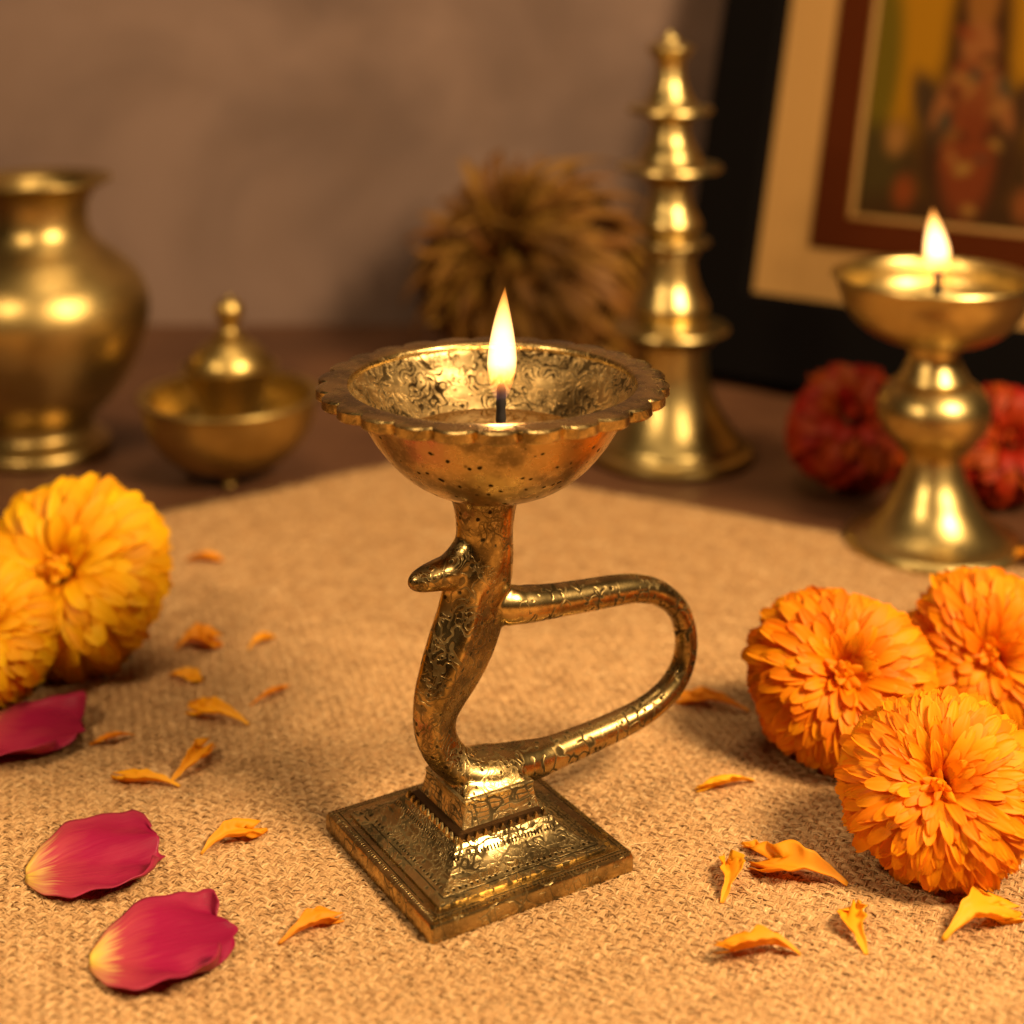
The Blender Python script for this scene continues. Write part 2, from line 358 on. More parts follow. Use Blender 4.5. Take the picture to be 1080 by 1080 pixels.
# ------------------------------------------------------------------ cloth
def make_cloth():
    K = np.array([-.0456, .8162]); dl = np.array([-.813, -.582]); dr = np.array([.871, -.492]); n = 90
    rng = np.random.default_rng(3)
    root = thing('burlap_cloth', 'coarse tan burlap cloth laid cornerwise over the dark wooden table', 'cloth')
    g = np.linspace(0, 1, n + 1); V = []; 
    wob = lambda s, ph: .0012 * math.sin(s * 61 + ph) + .0008 * math.sin(s * 147 + ph * 2) + .0025 * math.sin(s * 13 + ph)
    for i in range(n + 1):
        for j in range(n + 1):
            p = K + dl * .9 * g[i] + dr * .9 * g[j]
            if i == 0: p = p + dl * wob(g[j], 1.)
            if j == 0: p = p + dr * wob(g[i], 2.)
            V.append((p[0], p[1], 0.))
    Q = [(i*(n+1)+j, i*(n+1)+j+1, (i+1)*(n+1)+j+1, (i+1)*(n+1)+j) for i in range(n) for j in range(n)]
    V = np.array(V); e = (n+1)**2
    # underside and edge skirt
    ring = [j for j in range(n+1)] + [i*(n+1)+n for i in range(1, n+1)] + [n*(n+1)+j for j in range(n-1, -1, -1)] + [i*(n+1) for i in range(n-1, 0, -1)]
    low = V[ring].copy(); low[:, 2] = -.0013; V = np.vstack([V, low]); m = len(ring)
    Q += [(ring[k], e + k, e + (k+1) % m, ring[(k+1) % m]) for k in range(m)]
    o = fast_mesh('woven_sheet', V, Q, cloth_mat(), root, True)
    # the weave: jute strands bundled into over-and-under yarns, with stray curly fibres on top
    eA = dr / np.linalg.norm(dr); eB = np.array([-eA[1], eA[0]]); pitch = .0025; k = 6; q_ = np.linspace(0, 1, k)
    def field(N, Y0, Y1, pw):
        y = Y0 + (Y1 - Y0) * rng.random(N) ** pw; return np.stack([(rng.random(N) * 2 - 1) * (.012 + y * .325), y], 1)
    parts = []
    for e, o_, sgn in ((eA, eB, 0.), (eB, eA, 1.)):
        P = np.vstack([field(50000, .375, .60, 1.), field(19000, .60, .84, 1.5)]); N = len(P)
        b = P @ o_; iy = np.round(b / pitch); off = np.clip(rng.normal(0, .24, N), -.38, .38) * pitch
        a0 = P @ e; Ln = rng.uniform(.0045, .011, N)
        al = a0[:, None] + (q_ - .5)[None, :] * Ln[:, None]
        drift = rng.normal(0, .00018, N)[:, None] * np.sin((q_ * rng.uniform(2, 7, N)[:, None]) + rng.random(N)[:, None] * 6)
        pb = iy[:, None] * pitch + off[:, None] + drift + (rng.normal(0, .09, N) * Ln)[:, None] * (q_ - .5)[None, :] + .00035 * np.sin(al * 170 + iy[:, None] * .7)
        crown = np.sqrt(np.clip(1 - (off / (pitch * .5)) ** 2, 0, 1)) * .00045
        zz = .00036 * (1 + np.cos(math.pi * (al / pitch + iy[:, None] + sgn))) + crown[:, None] + rng.uniform(-.00009, .00008, N)[:, None]
        parts.append((e[0] * al + o_[0] * pb, e[1] * al + o_[1] * pb, zz - .0003, np.full(N, 1.) * rng.uniform(.00012, .00022, N)))
    P = np.vstack([field(7000, .375, .62, 1.), field(1200, .62, .82, 1.2)]); N = len(P)
    Ln = rng.uniform(.002, .007, N); a = (rng.random(N) * 6.28)[:, None] + rng.normal(0, 2.2, N)[:, None] * (q_ - .5)[None, :]; st = (Ln / (k - 1))[:, None]
    parts.append((P[:, :1] + np.cumsum(np.cos(a) * st, 1), P[:, 1:] + np.cumsum(np.sin(a) * st, 1), .00075 + rng.uniform(-.0003, .0002, N)[:, None] + .0003 * np.sin(q_ * math.pi)[None, :] * rng.random(N)[:, None], rng.uniform(.00009, .00017, N)))
    cx = np.vstack([p[0] for p in parts]); cyy = np.vstack([p[1] for p in parts]); hz = np.vstack([p[2] for p in parts]); rad = np.concatenate([p[3] for p in parts])
    c_, s_ = math.cos(R(31.524)), math.sin(R(31.524)); ux, uy = cx[:, 3] + .01022, cyy[:, 3] - .46353
    keep = ~((abs(ux * c_ + uy * s_) < .0305) & (abs(-ux * s_ + uy * c_) < .0305))
    det = dl[0] * dr[1] - dl[1] * dr[0]; qx, qy = cx[:, 3] - K[0], cyy[:, 3] - K[1]
    keep &= ((qx * dr[1] - qy * dr[0]) / det > .004) & ((dl[0] * qy - dl[1] * qx) / det > .004)
    cx, cyy, hz, rad = cx[keep], cyy[keep], hz[keep], rad[keep]; N = len(cx); a = np.arctan2(np.gradient(cyy, axis=1), np.gradient(cx, axis=1))
    C = np.stack([cx, cyy, hz], 2); nx, ny = -np.sin(a), np.cos(a); V = np.zeros((N, k, 3, 3), np.float32)
    tap = np.array([.4, .9, 1, 1, .9, .4])[None, :]
    for j, (oa, ob) in enumerate([(1, -.3), (-1, -.3), (0, .9)]):
        V[:, :, j, 0] = C[:, :, 0] + nx * rad[:, None] * oa * tap; V[:, :, j, 1] = C[:, :, 1] + ny * rad[:, None] * oa * tap; V[:, :, j, 2] = C[:, :, 2] + rad[:, None] * ob * tap
    base = (np.arange(N) * k * 3)[:, None, None]
    q = np.array([[r*3+j, r*3+(j+1) % 3, (r+1)*3+(j+1) % 3, (r+1)*3+j] for r in range(k-1) for j in range(3)])
    Q = (base + q[None]).reshape(-1, 4)
    f = fast_mesh('loose_fibres', V.reshape(-1, 3), Q, fibre_mat(), root, True); point_attr(f, 'fibre_r', np.repeat(np.clip(rng.beta(2.2, 2.2, N), 0, 1), k * 3)); f['kind'] = 'stuff'
make_cloth()

# ------------------------------------------------------------------ flame, wick
def flame_mat(name, strength):
    t = NT(name); t.n.remove(t.bsdf)
    em = t.n.new('ShaderNodeEmission'); z = t.attr('none'); g = t.coord('Generated'); sp = t.n.new('ShaderNodeSeparateXYZ'); t.l(g, sp.inputs[0])
    zz = sp.outputs[2]
    c = t.ramp(zz, [(0., (.30, .16, .30)), (.10, (.8, .20, .05)), (.18, (1, .28, .03)), (.32, (1, .50, .16)), (.6, (1, .52, .19)), (.85, (1, .40, .08)), (1., (1, .26, .02))])
    s = t.ramp(zz, [(0., (.05,) * 3), (.08, (.14,) * 3), (.18, (.5,) * 3), (.32, (1,) * 3), (1., (1.0,) * 3)])
    t.l(c, em.inputs[0]); t.l(t.math('MULTIPLY', s, strength), em.inputs[1]); t.l(em.outputs[0], t.out.inputs['Volume']); return t.m
def flame(parent, x, y, z0, z1, r, strength, power, lean=0.):
    n = 26; ns = 32; V = []; F = []
    for i in range(n + 1):
        s = i / n; rr = r * (math.sin(math.pi * min(1, s ** .72)) ** .85 if s < .34 else (1 - ((s - .34) / .66) ** 1.55)) if 0 < s < 1 else .00002
        if s < .34: rr = r * (.42 + .58 * math.sin(s / .34 * math.pi / 2))
        if s == 0: rr = r * .25
        ox = lean * s * s + .06 * r * math.sin(s * 5)
        for k in range(ns):
            a = 2 * math.pi * k / ns; V.append((x + ox + max(rr, .00003) * math.cos(a), y + max(rr, .00003) * math.sin(a), z0 + (z1 - z0) * s))
    for i in range(n):
        for k in range(ns): F.append((i*ns+k, i*ns+(k+1) % ns, (i+1)*ns+(k+1) % ns, (i+1)*ns+k))
    F.append(tuple(range(ns - 1, -1, -1))); F.append(tuple(n * ns + k for k in range(ns)))
    o = mesh_obj('flame', V, F, flame_mat('flame_glow', strength), parent, 180)
    l = bpy.data.lights.new('flame_light', 'POINT'); l.energy = power; l.color = (1, .52, .18); l.shadow_soft_size = r * .8
    lo = bpy.data.objects.new('flame_light', l); COL.objects.link(lo); lo.parent = parent; lo.location = (x, y, z0 + (z1 - z0) * .5)
    return o
M_wick = simple('charred_wick', (.012, .008, .006), .9)
M_oil = NT('lamp_oil'); M_oil.P(Base_Color=(.07, .03, .004), Roughness=.05); M_oil = M_oil.m
def wick(parent, x, y, z0, z1, r):
    V = []; F = []; n = 10; ns = 14
    for i in range(n + 1):
        s = i / n; rr = r * (1 + .12 * math.sin(i * 2.3)) * (1 if s < .85 else 1 - (s - .85) * 3)
        for k in range(ns):
            a = 2 * math.pi * k / ns + i * .2; q = rr * (1 + .15 * math.cos(3 * a)); V.append((x + q * math.cos(a) + .0003 * s, y + q * math.sin(a), z0 + (z1 - z0) * s))
    for i in range(n):
        for k in range(ns): F.append((i*ns+k, i*ns+(k+1) % ns, (i+1)*ns+(k+1) % ns, (i+1)*ns+k))
    F.append(tuple(range(ns - 1, -1, -1))); F.append(tuple(n * ns + k for k in range(ns)))
    return mesh_obj('wick', V, F, M_wick, parent, 60)

# ------------------------------------------------------------------ main lamp
def tube_loft(S, seg=28):
    """S: list of (x, z, in-plane width, y thickness, ridge) centre-line sections in the x-z plane (cm)"""
    V = []; F = []; P = np.array([(s[0], s[1]) for s in S], float); W = np.array([s[2:] for s in S], float)
    C = []; n = 5
    E = np.vstack([2*P[0]-P[1], P, 2*P[-1]-P[-2]]); Wd = np.vstack([W[0], W, W[-1]])
    pts = []; ww = []
    for i in range(1, len(E) - 2):
        for k in range(n):
            t = k / n; f = lambda A: .5*(2*A[i] + (A[i+1]-A[i-1])*t + (2*A[i-1]-5*A[i]+4*A[i+1]-A[i+2])*t*t + (-A[i-1]+3*A[i]-3*A[i+1]+A[i+2])*t**3)
            pts.append(f(E)); ww.append(f(Wd))
    pts.append(P[-1]); ww.append(W[-1]); pts = np.array(pts); T = np.gradient(pts, axis=0); T /= np.linalg.norm(T, axis=1)[:, None]
    for p, w, t in zip(pts, ww, T):
        nrm = np.array([t[1], -t[0]]) ; 
        for k in range(seg):
            a = 2 * math.pi * k / seg; c, s_ = math.cos(a), math.sin(a); rg = w[2]
            ex = 1 - .0 * rg
            X = c * w[0] / 2; Y = s_ * w[1] / 2
            if rg > 0:      # front (negative y) drawn out to a ridge on the right-hand side
                ry = -w[1] / 2; rx = w[0] * .26
                if s_ < 0:
                    if X > rx: Yd = ry * (w[0]/2 - X) / (w[0]/2 - rx + 1e-6)
                    else: Yd = ry * (X + w[0]/2) / (rx + w[0]/2)
                    Y = Y * (1 - rg) + Yd * rg
            V.append(((p[0] + nrm[0] * X) * .01, Y * .01, (p[1] + nrm[1] * X) * .01))
    m = len(pts)
    for i in range(m - 1):
        for k in range(seg): F.append((i*seg+k, (i+1)*seg+k, (i+1)*seg+(k+1) % seg, i*seg+(k+1) % seg))
    F.append(tuple(range(seg))); F.append(tuple((m-1)*seg + k for k in range(seg - 1, -1, -1)))
    return V, F

def box_loft(S, ou):
    V = []; F = []
    for h, z in S:
        for (a, b) in ((1, 1), (-1, 1), (-1, -1), (1, -1)): V.append(((a * h + ou) * .01, b * h * .01, z * .01))
    for i in range(len(S) - 1):
        for k in range(4): F.append((i*4+k, i*4+(k+1) % 4, (i+1)*4+(k+1) % 4, (i+1)*4+k))
    F.append((3, 2, 1, 0)); n = 4 * (len(S) - 1); F.append((n, n+1, n+2, n+3)); return V, F

def fuse(name, chunks, mat, parent, voxel, iters):
    V = []; F = []
    for v, f in chunks:
        b = len(V); V += v; F += [tuple(b + i for i in q) for q in f]
    me = bpy.data.meshes.new(name); me.from_pydata(V, [], F)
    bm = bmesh.new(); bm.from_mesh(me); bmesh.ops.recalc_face_normals(bm, faces=bm.faces); bm.to_mesh(me); bm.free()
    o = bpy.data.objects.new(name, me); COL.objects.link(o)
    r = o.modifiers.new('Remesh', 'REMESH'); r.mode = 'VOXEL'; r.voxel_size = voxel; r.use_smooth_shade = True
    s = o.modifiers.new('Smooth', 'SMOOTH'); s.iterations = iters; s.factor = .5
    dg = bpy.context.evaluated_depsgraph_get(); me2 = bpy.data.meshes.new_from_object(o.evaluated_get(dg)); me2.name = name
    o.modifiers.clear(); o.data = me2; me2.materials.clear(); me2.materials.append(mat)
    for p in me2.polygons: p.use_smooth = True
    o.parent = parent; return o

def make_lamp():
    root = thing('oil_lamp', 'aged brass oil lamp with scalloped bowl, looped handle and square base, burning in the centre', 'oil lamp', (-.01022, .46353, 0), R(31.524))
    square_loft('base_plate', [(3.08, 0), (3.19, .05), (3.23, .11), (3.23, .47), (3.19, .56), (3.10, .60), (2.9, .605), (2.8, .59), (2.6, .59)], M_plate, root, 30, rc=.12)
    square_loft('pedestal', [(2.69, 0.58, .03), (2.69, 0.64, .03), (2.60, 0.655, .03), (2.36, 0.72, .03), (2.14, 0.81, .03), (1.95, 0.92, .03), (1.79, 1.05, .03), (1.66, 1.19, .03), (1.58, 1.31, .03), (1.53, 1.36, .03), (1.33, 1.37, .03)], M_base, root, 30)
    # serrated edging: a row of little triangular teeth on each side of the ledge
    V = []; F = []; nT = 11; h = 1.51
    for q in range(4):
        ca, sa = math.cos(q * math.pi / 2), math.sin(q * math.pi / 2)
        for i in range(nT):
            a0 = -h + 2 * h * i / nT; a1 = -h + 2 * h * (i + 1) / nT; am = (a0 + a1) / 2; b = len(V)
            for (px, py, pz) in [(a0, -h - .03, 1.26), (a1, -h - .03, 1.26), (am, -h + .04, 1.53), (a0, -h + .10, 1.26), (a1, -h + .10, 1.26), (am, -h + .12, 1.51)]:
                V.append(((px * ca - py * sa) * .01, (px * sa + py * ca) * .01, pz * .01))
            F += [(b, b+1, b+2), (b+3, b+5, b+4), (b, b+2, b+5, b+3), (b+1, b+4, b+5, b+2), (b, b+3, b+4, b+1)]
    mesh_obj('serrated_edging', V, F, M_rim, root, 20)
    square_loft('dark_recess', [(1.38, 1.34), (1.36, 1.50), (1.25, 1.54)], simple('dark_brass', (.07, .035, .012), .5, Metallic=.8), root, 30, rc=.05)  # dark-coloured band set behind the teeth to make the gap dark
    square_loft('neck_block', [(1.33, 1.35, .05, .1), (1.30, 1.41, .05, .1), (1.23, 1.59, .05, .1), (1.17, 1.82, .05, .1), (1.13, 2.06, .07, .1), (1.15, 2.20, .06, .1), (1.11, 2.23, .06, .1)], M_base, root, 30)
    # stem (cobra-like body), fused with its beak and its foot
    stem = tube_loft([(0.29, 10.53, 2.63, 2.63, 0.00), (0.29, 10.16, 2.09, 2.09, 0.00), (0.29, 9.80, 1.80, 1.80, 0.00), (0.28, 9.16, 1.64, 1.64, 0.00), (0.25, 8.54, 1.74, 1.68, 0.00), (0.14, 7.92, 2.05, 1.72, 0.30), (0.01, 7.22, 2.18, 1.70, 0.90), (-0.15, 6.62, 2.21, 1.79, 1.00),
                      (-0.44, 5.93, 2.20, 1.78, 1.00), (-0.79, 5.26, 2.00, 1.68, 1.00), (-1.10, 4.68, 1.71, 1.48, 1.00), (-1.28, 4.10, 1.38, 1.34, 0.90), (-1.23, 3.53, 1.19, 1.28, 0.70), (-0.91, 2.96, 1.09, 1.37, 0.50), (-0.33, 2.50, 1.00, 1.72, 0.20), (0.44, 2.36, .98, 1.78, 0.00), (1.17, 2.25, .96, 1.45, 0.00), (1.90, 2.14, 0.93, 1.05, 0.00)])
    beak = tube_loft([(.30, 8.12, 1.0, .85, 0), (-.25, 8.15, 1.15, 1.0, 0), (-.62, 8.17, 1.05, 1.04, 0), (-1.0, 8.17, .94, .96, 0), (-1.4, 8.15, .82, .88, 0), (-1.75, 8.12, .68, .76, 0), (-2.0, 8.10, .50, .56, 0), (-2.14, 8.09, .28, .3, 0), (-2.19, 8.09, .08, .08, 0)])
    brow = tube_loft([(.35, 9.25, .9, .9, 0), (.12, 8.95, 1.2, 1.15, 0), (-.12, 8.68, 1.15, 1.2, 0), (-.48, 8.44, .95, 1.1, 0), (-.9, 8.30, .72, .9, 0), (-1.3, 8.24, .5, .6, 0)])
    foot = box_loft([(1.08, 2.0), (1.06, 2.20), (.97, 2.30), (.84, 2.42), (.6, 2.50)], .08)
    hp = [(0.60, 6.86, .8, .7), (0.85, 6.84, 1.0, .85), (1.05, 6.81, 1.12, .98), (1.22, 6.79, 1.12, 1.04), (1.40, 6.75, 1.06, 1.06), (1.78, 6.70, 0.96, 0.99), (2.39, 6.63, 0.89, 0.94), (3.56, 6.53, 0.85, 0.89), (4.84, 6.44, 0.81, 0.85), (5.68, 6.32, 0.75, 0.80), (6.48, 6.00, 0.69, 0.75), (7.21, 5.34, 0.63, 0.73), (7.51, 4.44, 0.61, 0.72), (7.38, 3.62, 0.62, 0.73),
          (6.90, 3.02, 0.66, 0.75), (6.03, 2.58, 0.71, 0.76), (4.71, 2.34, 0.76, 0.80), (3.28, 2.20, 0.82, 0.86), (2.35, 2.14, 0.89, 1.00), (1.62, 2.16, 1.00, 1.22), (1.08, 2.22, 1.09, 1.45), (0.53, 2.30, 1.09, 1.54)]
    hp = [(x_, z_, a_ * (1.10 if x_ > 1.5 else 1), b_ * (1.08 if x_ > 1.5 else 1)) for x_, z_, a_, b_ in hp]
    hv, hf = tube_loft([(*p, 0) for p in hp], 30)
    body = fuse('stem', [stem, beak, brow, foot, (hv, hf)], M_stem, root, .00045, 22)
    # the casting is one smooth skin; the loop right of the neck and of the foot is the handle
    me = body.data; nv_ = len(me.vertices); co = np.empty(nv_ * 3, np.float32); me.vertices.foreach_get('co', co); co = co.reshape(-1, 3) * 100
    polys = [tuple(p.vertices) for p in me.polygons]; cen = np.array([co[list(p)].mean(0) for p in polys])
    is_h = np.where(cen[:, 2] > 4.6, (cen[:, 0] > 1.45) & (cen[:, 2] < 9), cen[:, 0] > 1.75)
    for nm, sel, mt in (('stem', ~is_h, M_stem), ('handle', is_h, M_handle)):
        pp = [p for p, k_ in zip(polys, sel) if k_]; used = sorted({i_ for p in pp for i_ in p}); mp = {o_: n_ for n_, o_ in enumerate(used)}
        mesh_obj(nm, co[used] / 100, [tuple(mp[i_] for i_ in p) for p in pp], mt, root, 180)
    bpy.data.objects.remove(body)
    # bowl, on its own axis
    bx, by = .554, -.29   # centre of the bowl in the lamp's own axes (cm)
    off = (.0041, -.0024, .13467)
    outer = [(0.00, -3.33), (0.83, -3.29), (1.31, -3.16), (2.05, -2.85), (2.70, -2.38), (3.30, -1.69), (3.69, -1.05), (3.96, -0.58), (4.15, -0.21, 1)]
    inner = [(4.13, -0.10), (4.02, -0.29), (3.73, -0.62), (3.37, -1.07), (2.91, -1.51), (2.26, -1.90), (1.28, -2.18), (0.00, -2.25)]
    bowl = lathe('bowl', outer + inner[:1] + inner[1:], M_bowl_out, root, 128, 8, loc=off, smooth=50)
    bowl.data.materials.append(M_bowl_in)
    for p in bowl.data.polygons:
        c = p.center
        if p.normal.z > .12 and c.z > -.0231 or (p.normal.x * c.x + p.normal.y * c.y) < 0: p.material_index = 1
    nl = 26
    def sc(a, j, r, z):
        w = max(0, min(1, (r - 4.45) / .4)); return 1 + w * (.060 * (abs(math.sin(a * nl / 2 + .4)) ** .58) - .049)
    prof = [(4.10, -0.36, 1), (4.08, -0.17), (4.12, -0.04), (4.18, 0.00, 1), (4.45, 0.02), (4.90, 0.00, 1), (4.97, -0.05, 1), (4.97, -0.28, 1), (4.92, -0.33, 1), (4.49, -0.36, 1)]
    lathe('scalloped_rim', prof, M_rim, root, 720, 3, loc=off, rfun=sc, smooth=35, closed=True)
    lathe('oil', [(0.00, -1.64), (1.48, -1.64), (2.57, -1.64), (2.74, -1.62)], M_oil, root, 96, 3, loc=off)
    # wick and flame, world (-.0034,.4328)
    c, s = math.cos(R(31.524)), math.sin(R(31.524)); dx, dy = -.0033 + .01022, .4700 - .46353
    wx, wy = dx * c + dy * s, -dx * s + dy * c
    wick(root, wx, wy, .1170, .1317, .00135)
    flame(root, wx, wy, .1270, .1598, .0043, 760, .035, lean=.0018)
make_lamp()

# ------------------------------------------------------------------ background brassware
def bg_lamp():
    root = thing('standing_oil_lamp', 'polished brass pedestal oil lamp burning in front of the framed picture', 'oil lamp', (.1809, .6974, 0))
    lathe('foot', [(0.00, 0.00, 1), (3.72, 0.00, 1), (3.76, 0.10), (3.74, 0.27), (3.55, 0.46, 1), (3.37, 0.52), (2.97, 0.71), (2.48, 1.09), (2.03, 1.64), (1.68, 2.27), (1.37, 2.91), (1.17, 3.56), (1.12, 3.95, 1)], M_brass, root)
    lathe('stem_knop', [(1.12, 3.95, 1), (1.37, 4.01), (1.49, 4.13, 1), (1.75, 4.47), (2.21, 5.04), (2.43, 5.75), (2.28, 6.37), (1.86, 6.87), (1.51, 7.05, 1), (1.49, 7.18), (1.26, 7.59), (1.11, 7.91), (1.08, 8.27), (1.24, 8.64), (1.51, 8.87)], M_brass, root)
    lathe('cup', [(1.13, 8.68), (2.2, 8.86), (3.2, 9.45), (3.80, 10.25), (4.02, 10.95), (4.25, 11.38), (4.35, 11.47, 1), (4.30, 11.57, 1), (4.01, 11.48), (3.86, 11.1), (3.66, 10.4), (3.0, 9.75), (1.8, 9.3), (0.00, 9.2)], M_brass, root, smooth=60)
    lathe('oil', [(0.00, 9.62), (1.5, 9.62), (2.7, 9.62)], M_oil, root)
    wick(root, .0005, -.003, .0955, .1185, .0019)
    flame(root, .0005, -.003, .1150, .1453, .0054, 700, .05, lean=-.0015)
bg_lamp()

def tall_lamp():
    root = thing('tiered_lamp_stand', 'tall tiered brass temple lamp with five flared rings, unlit, beside the black frame', 'lamp stand', (.0798, .8196, 0))
    lathe('foot', [(0.00, 0.00, 1), (4.10, 0.00, 1), (4.15, 0.13), (4.08, 0.38, 1), (3.70, 0.51), (3.55, 0.85), (3.05, 1.46), (2.55, 2.24), (2.15, 3.11), (1.92, 3.99), (1.84, 4.88), (1.82, 5.68, 1)], M_brass, root)
    def tier(name, zr, rr, zt, rt, rb, zb):
        lathe(name, [(rb, zb), (rb * 1.25, zb + .25), (rr * .62, zr - .32), (rr * .93, zr - .12), (rr, zr, 1), (rr * .98, zr + .16, 1), (rr * .72, zr + .20), (rr * .60, zr + .36), (rt * 1.65, zr + (zt - zr) * .32), (rt * 1.2, zr + (zt - zr) * .65), (rt, zt)], M_brass, root)
    tier('tier', 6.31, 2.95, 9.89, 1.15, 1.75, 5.5)
    tier('tier', 10.64, 2.0, 13.50, .95, 1.12, 9.80)
    tier('tier', 14.38, 2.62, 16.64, .88, .95, 13.46)
    tier('tier', 17.28, 2.15, 19.45, .66, .88, 16.54)
    lathe('finial', [(0.66, 19.35), (0.80, 19.86), (0.98, 20.12), (1.18, 20.37, 1), (1.13, 20.53), (0.74, 20.68), (0.49, 20.84), (0.41, 20.99), (0.18, 21.20), (0.00, 21.35)], M_brass, root)
tall_lamp()

def urn():
    root = thing('water_urn', 'large round-bellied brass urn with flared mouth at the left edge of the table', 'urn', (-.2397, .8256, 0))
    lathe('foot_ring', [(0.00, 0.00, 1), (3.50, 0.00, 1), (3.59, 0.17), (3.51, 0.51), (3.06, 0.81), (2.71, 1.11), (2.66, 1.46), (2.71, 1.67)], M_urn, root)
    lathe('body', [(2.67, 1.63), (3.03, 2.06), (3.73, 2.76), (4.48, 3.82), (5.15, 5.33), (5.46, 6.77), (5.35, 7.86), (4.82, 8.88), (3.85, 9.81), (2.92, 10.51), (2.46, 11.22), (2.35, 11.98), (2.47, 12.74), (2.86, 13.27), (3.39, 13.56), (3.58, 13.68, 1), (3.56, 13.80, 1), (3.25, 13.72), (2.67, 13.41), (2.29, 12.84), (2.13, 11.98), (2.22, 11.22), (2.73, 10.46), (3.75, 9.62), (3.25, 7.04), (0.00, 4.35)], M_urn, root)
urn()

def pot():
    root = thing('lidded_pot', 'small brass bowl holding a domed finial lid, on three short feet beside the urn', 'pot', (-.1373, .7900, 0))
    lathe('bowl', [(0.00, 0.64), (1.44, 0.72), (2.62, 1.15), (3.44, 1.88), (3.96, 2.75), (4.15, 3.53), (4.23, 3.97), (4.44, 4.19, 1), (4.40, 4.32, 1), (4.03, 4.24), (3.84, 3.71), (3.55, 2.75), (2.90, 1.97), (1.81, 1.45), (0.00, 1.36)], M_pot, root, loc=(0, 0, -.0042))
    for k in range(3):
        a = R(-80 + 120 * k)
        lathe('foot', [(0.00, 0.00, 1), (0.26, 0.00, 1), (0.30, 0.10), (0.26, 0.30), (0.36, 0.45), (0.50, .62, 1), (0.00, .62)], M_pot, root, 24, loc=(.021 * math.cos(a), .021 * math.sin(a), 0))
    lathe('inner_cup', [(0.00, 1.36), (0.90, 1.45), (1.04, 2.05), (1.18, 2.92), (1.42, 3.80), (1.74, 4.59), (2.16, 5.39), (2.35, 5.66, 1), (2.21, 5.70, 1), (1.75, 5.12), (1.28, 4.32), (0.00, 4.15)], M_pot, root, loc=(0, 0, -.0042))
    lid = lathe('lid', [(0.00, 4.32), (1.6, 4.37), (1.95, 4.68, 1), (2.0, 4.95), (1.95, 5.45), (1.65, 5.95), (1.2, 6.30), (0.80, 6.52, 1), (0.78, 6.75, 1), (.55, 6.85), (0.42, 7.10), (0.50, 7.33, 1)], M_pot, root)
    lathe('finial', [(0.42, 7.28), (0.58, 7.47), (0.69, 7.79), (0.67, 8.06), (0.51, 8.34), (0.23, 8.49), (0.09, 8.61), (0.00, 8.66)], M_pot, lid)
pot()

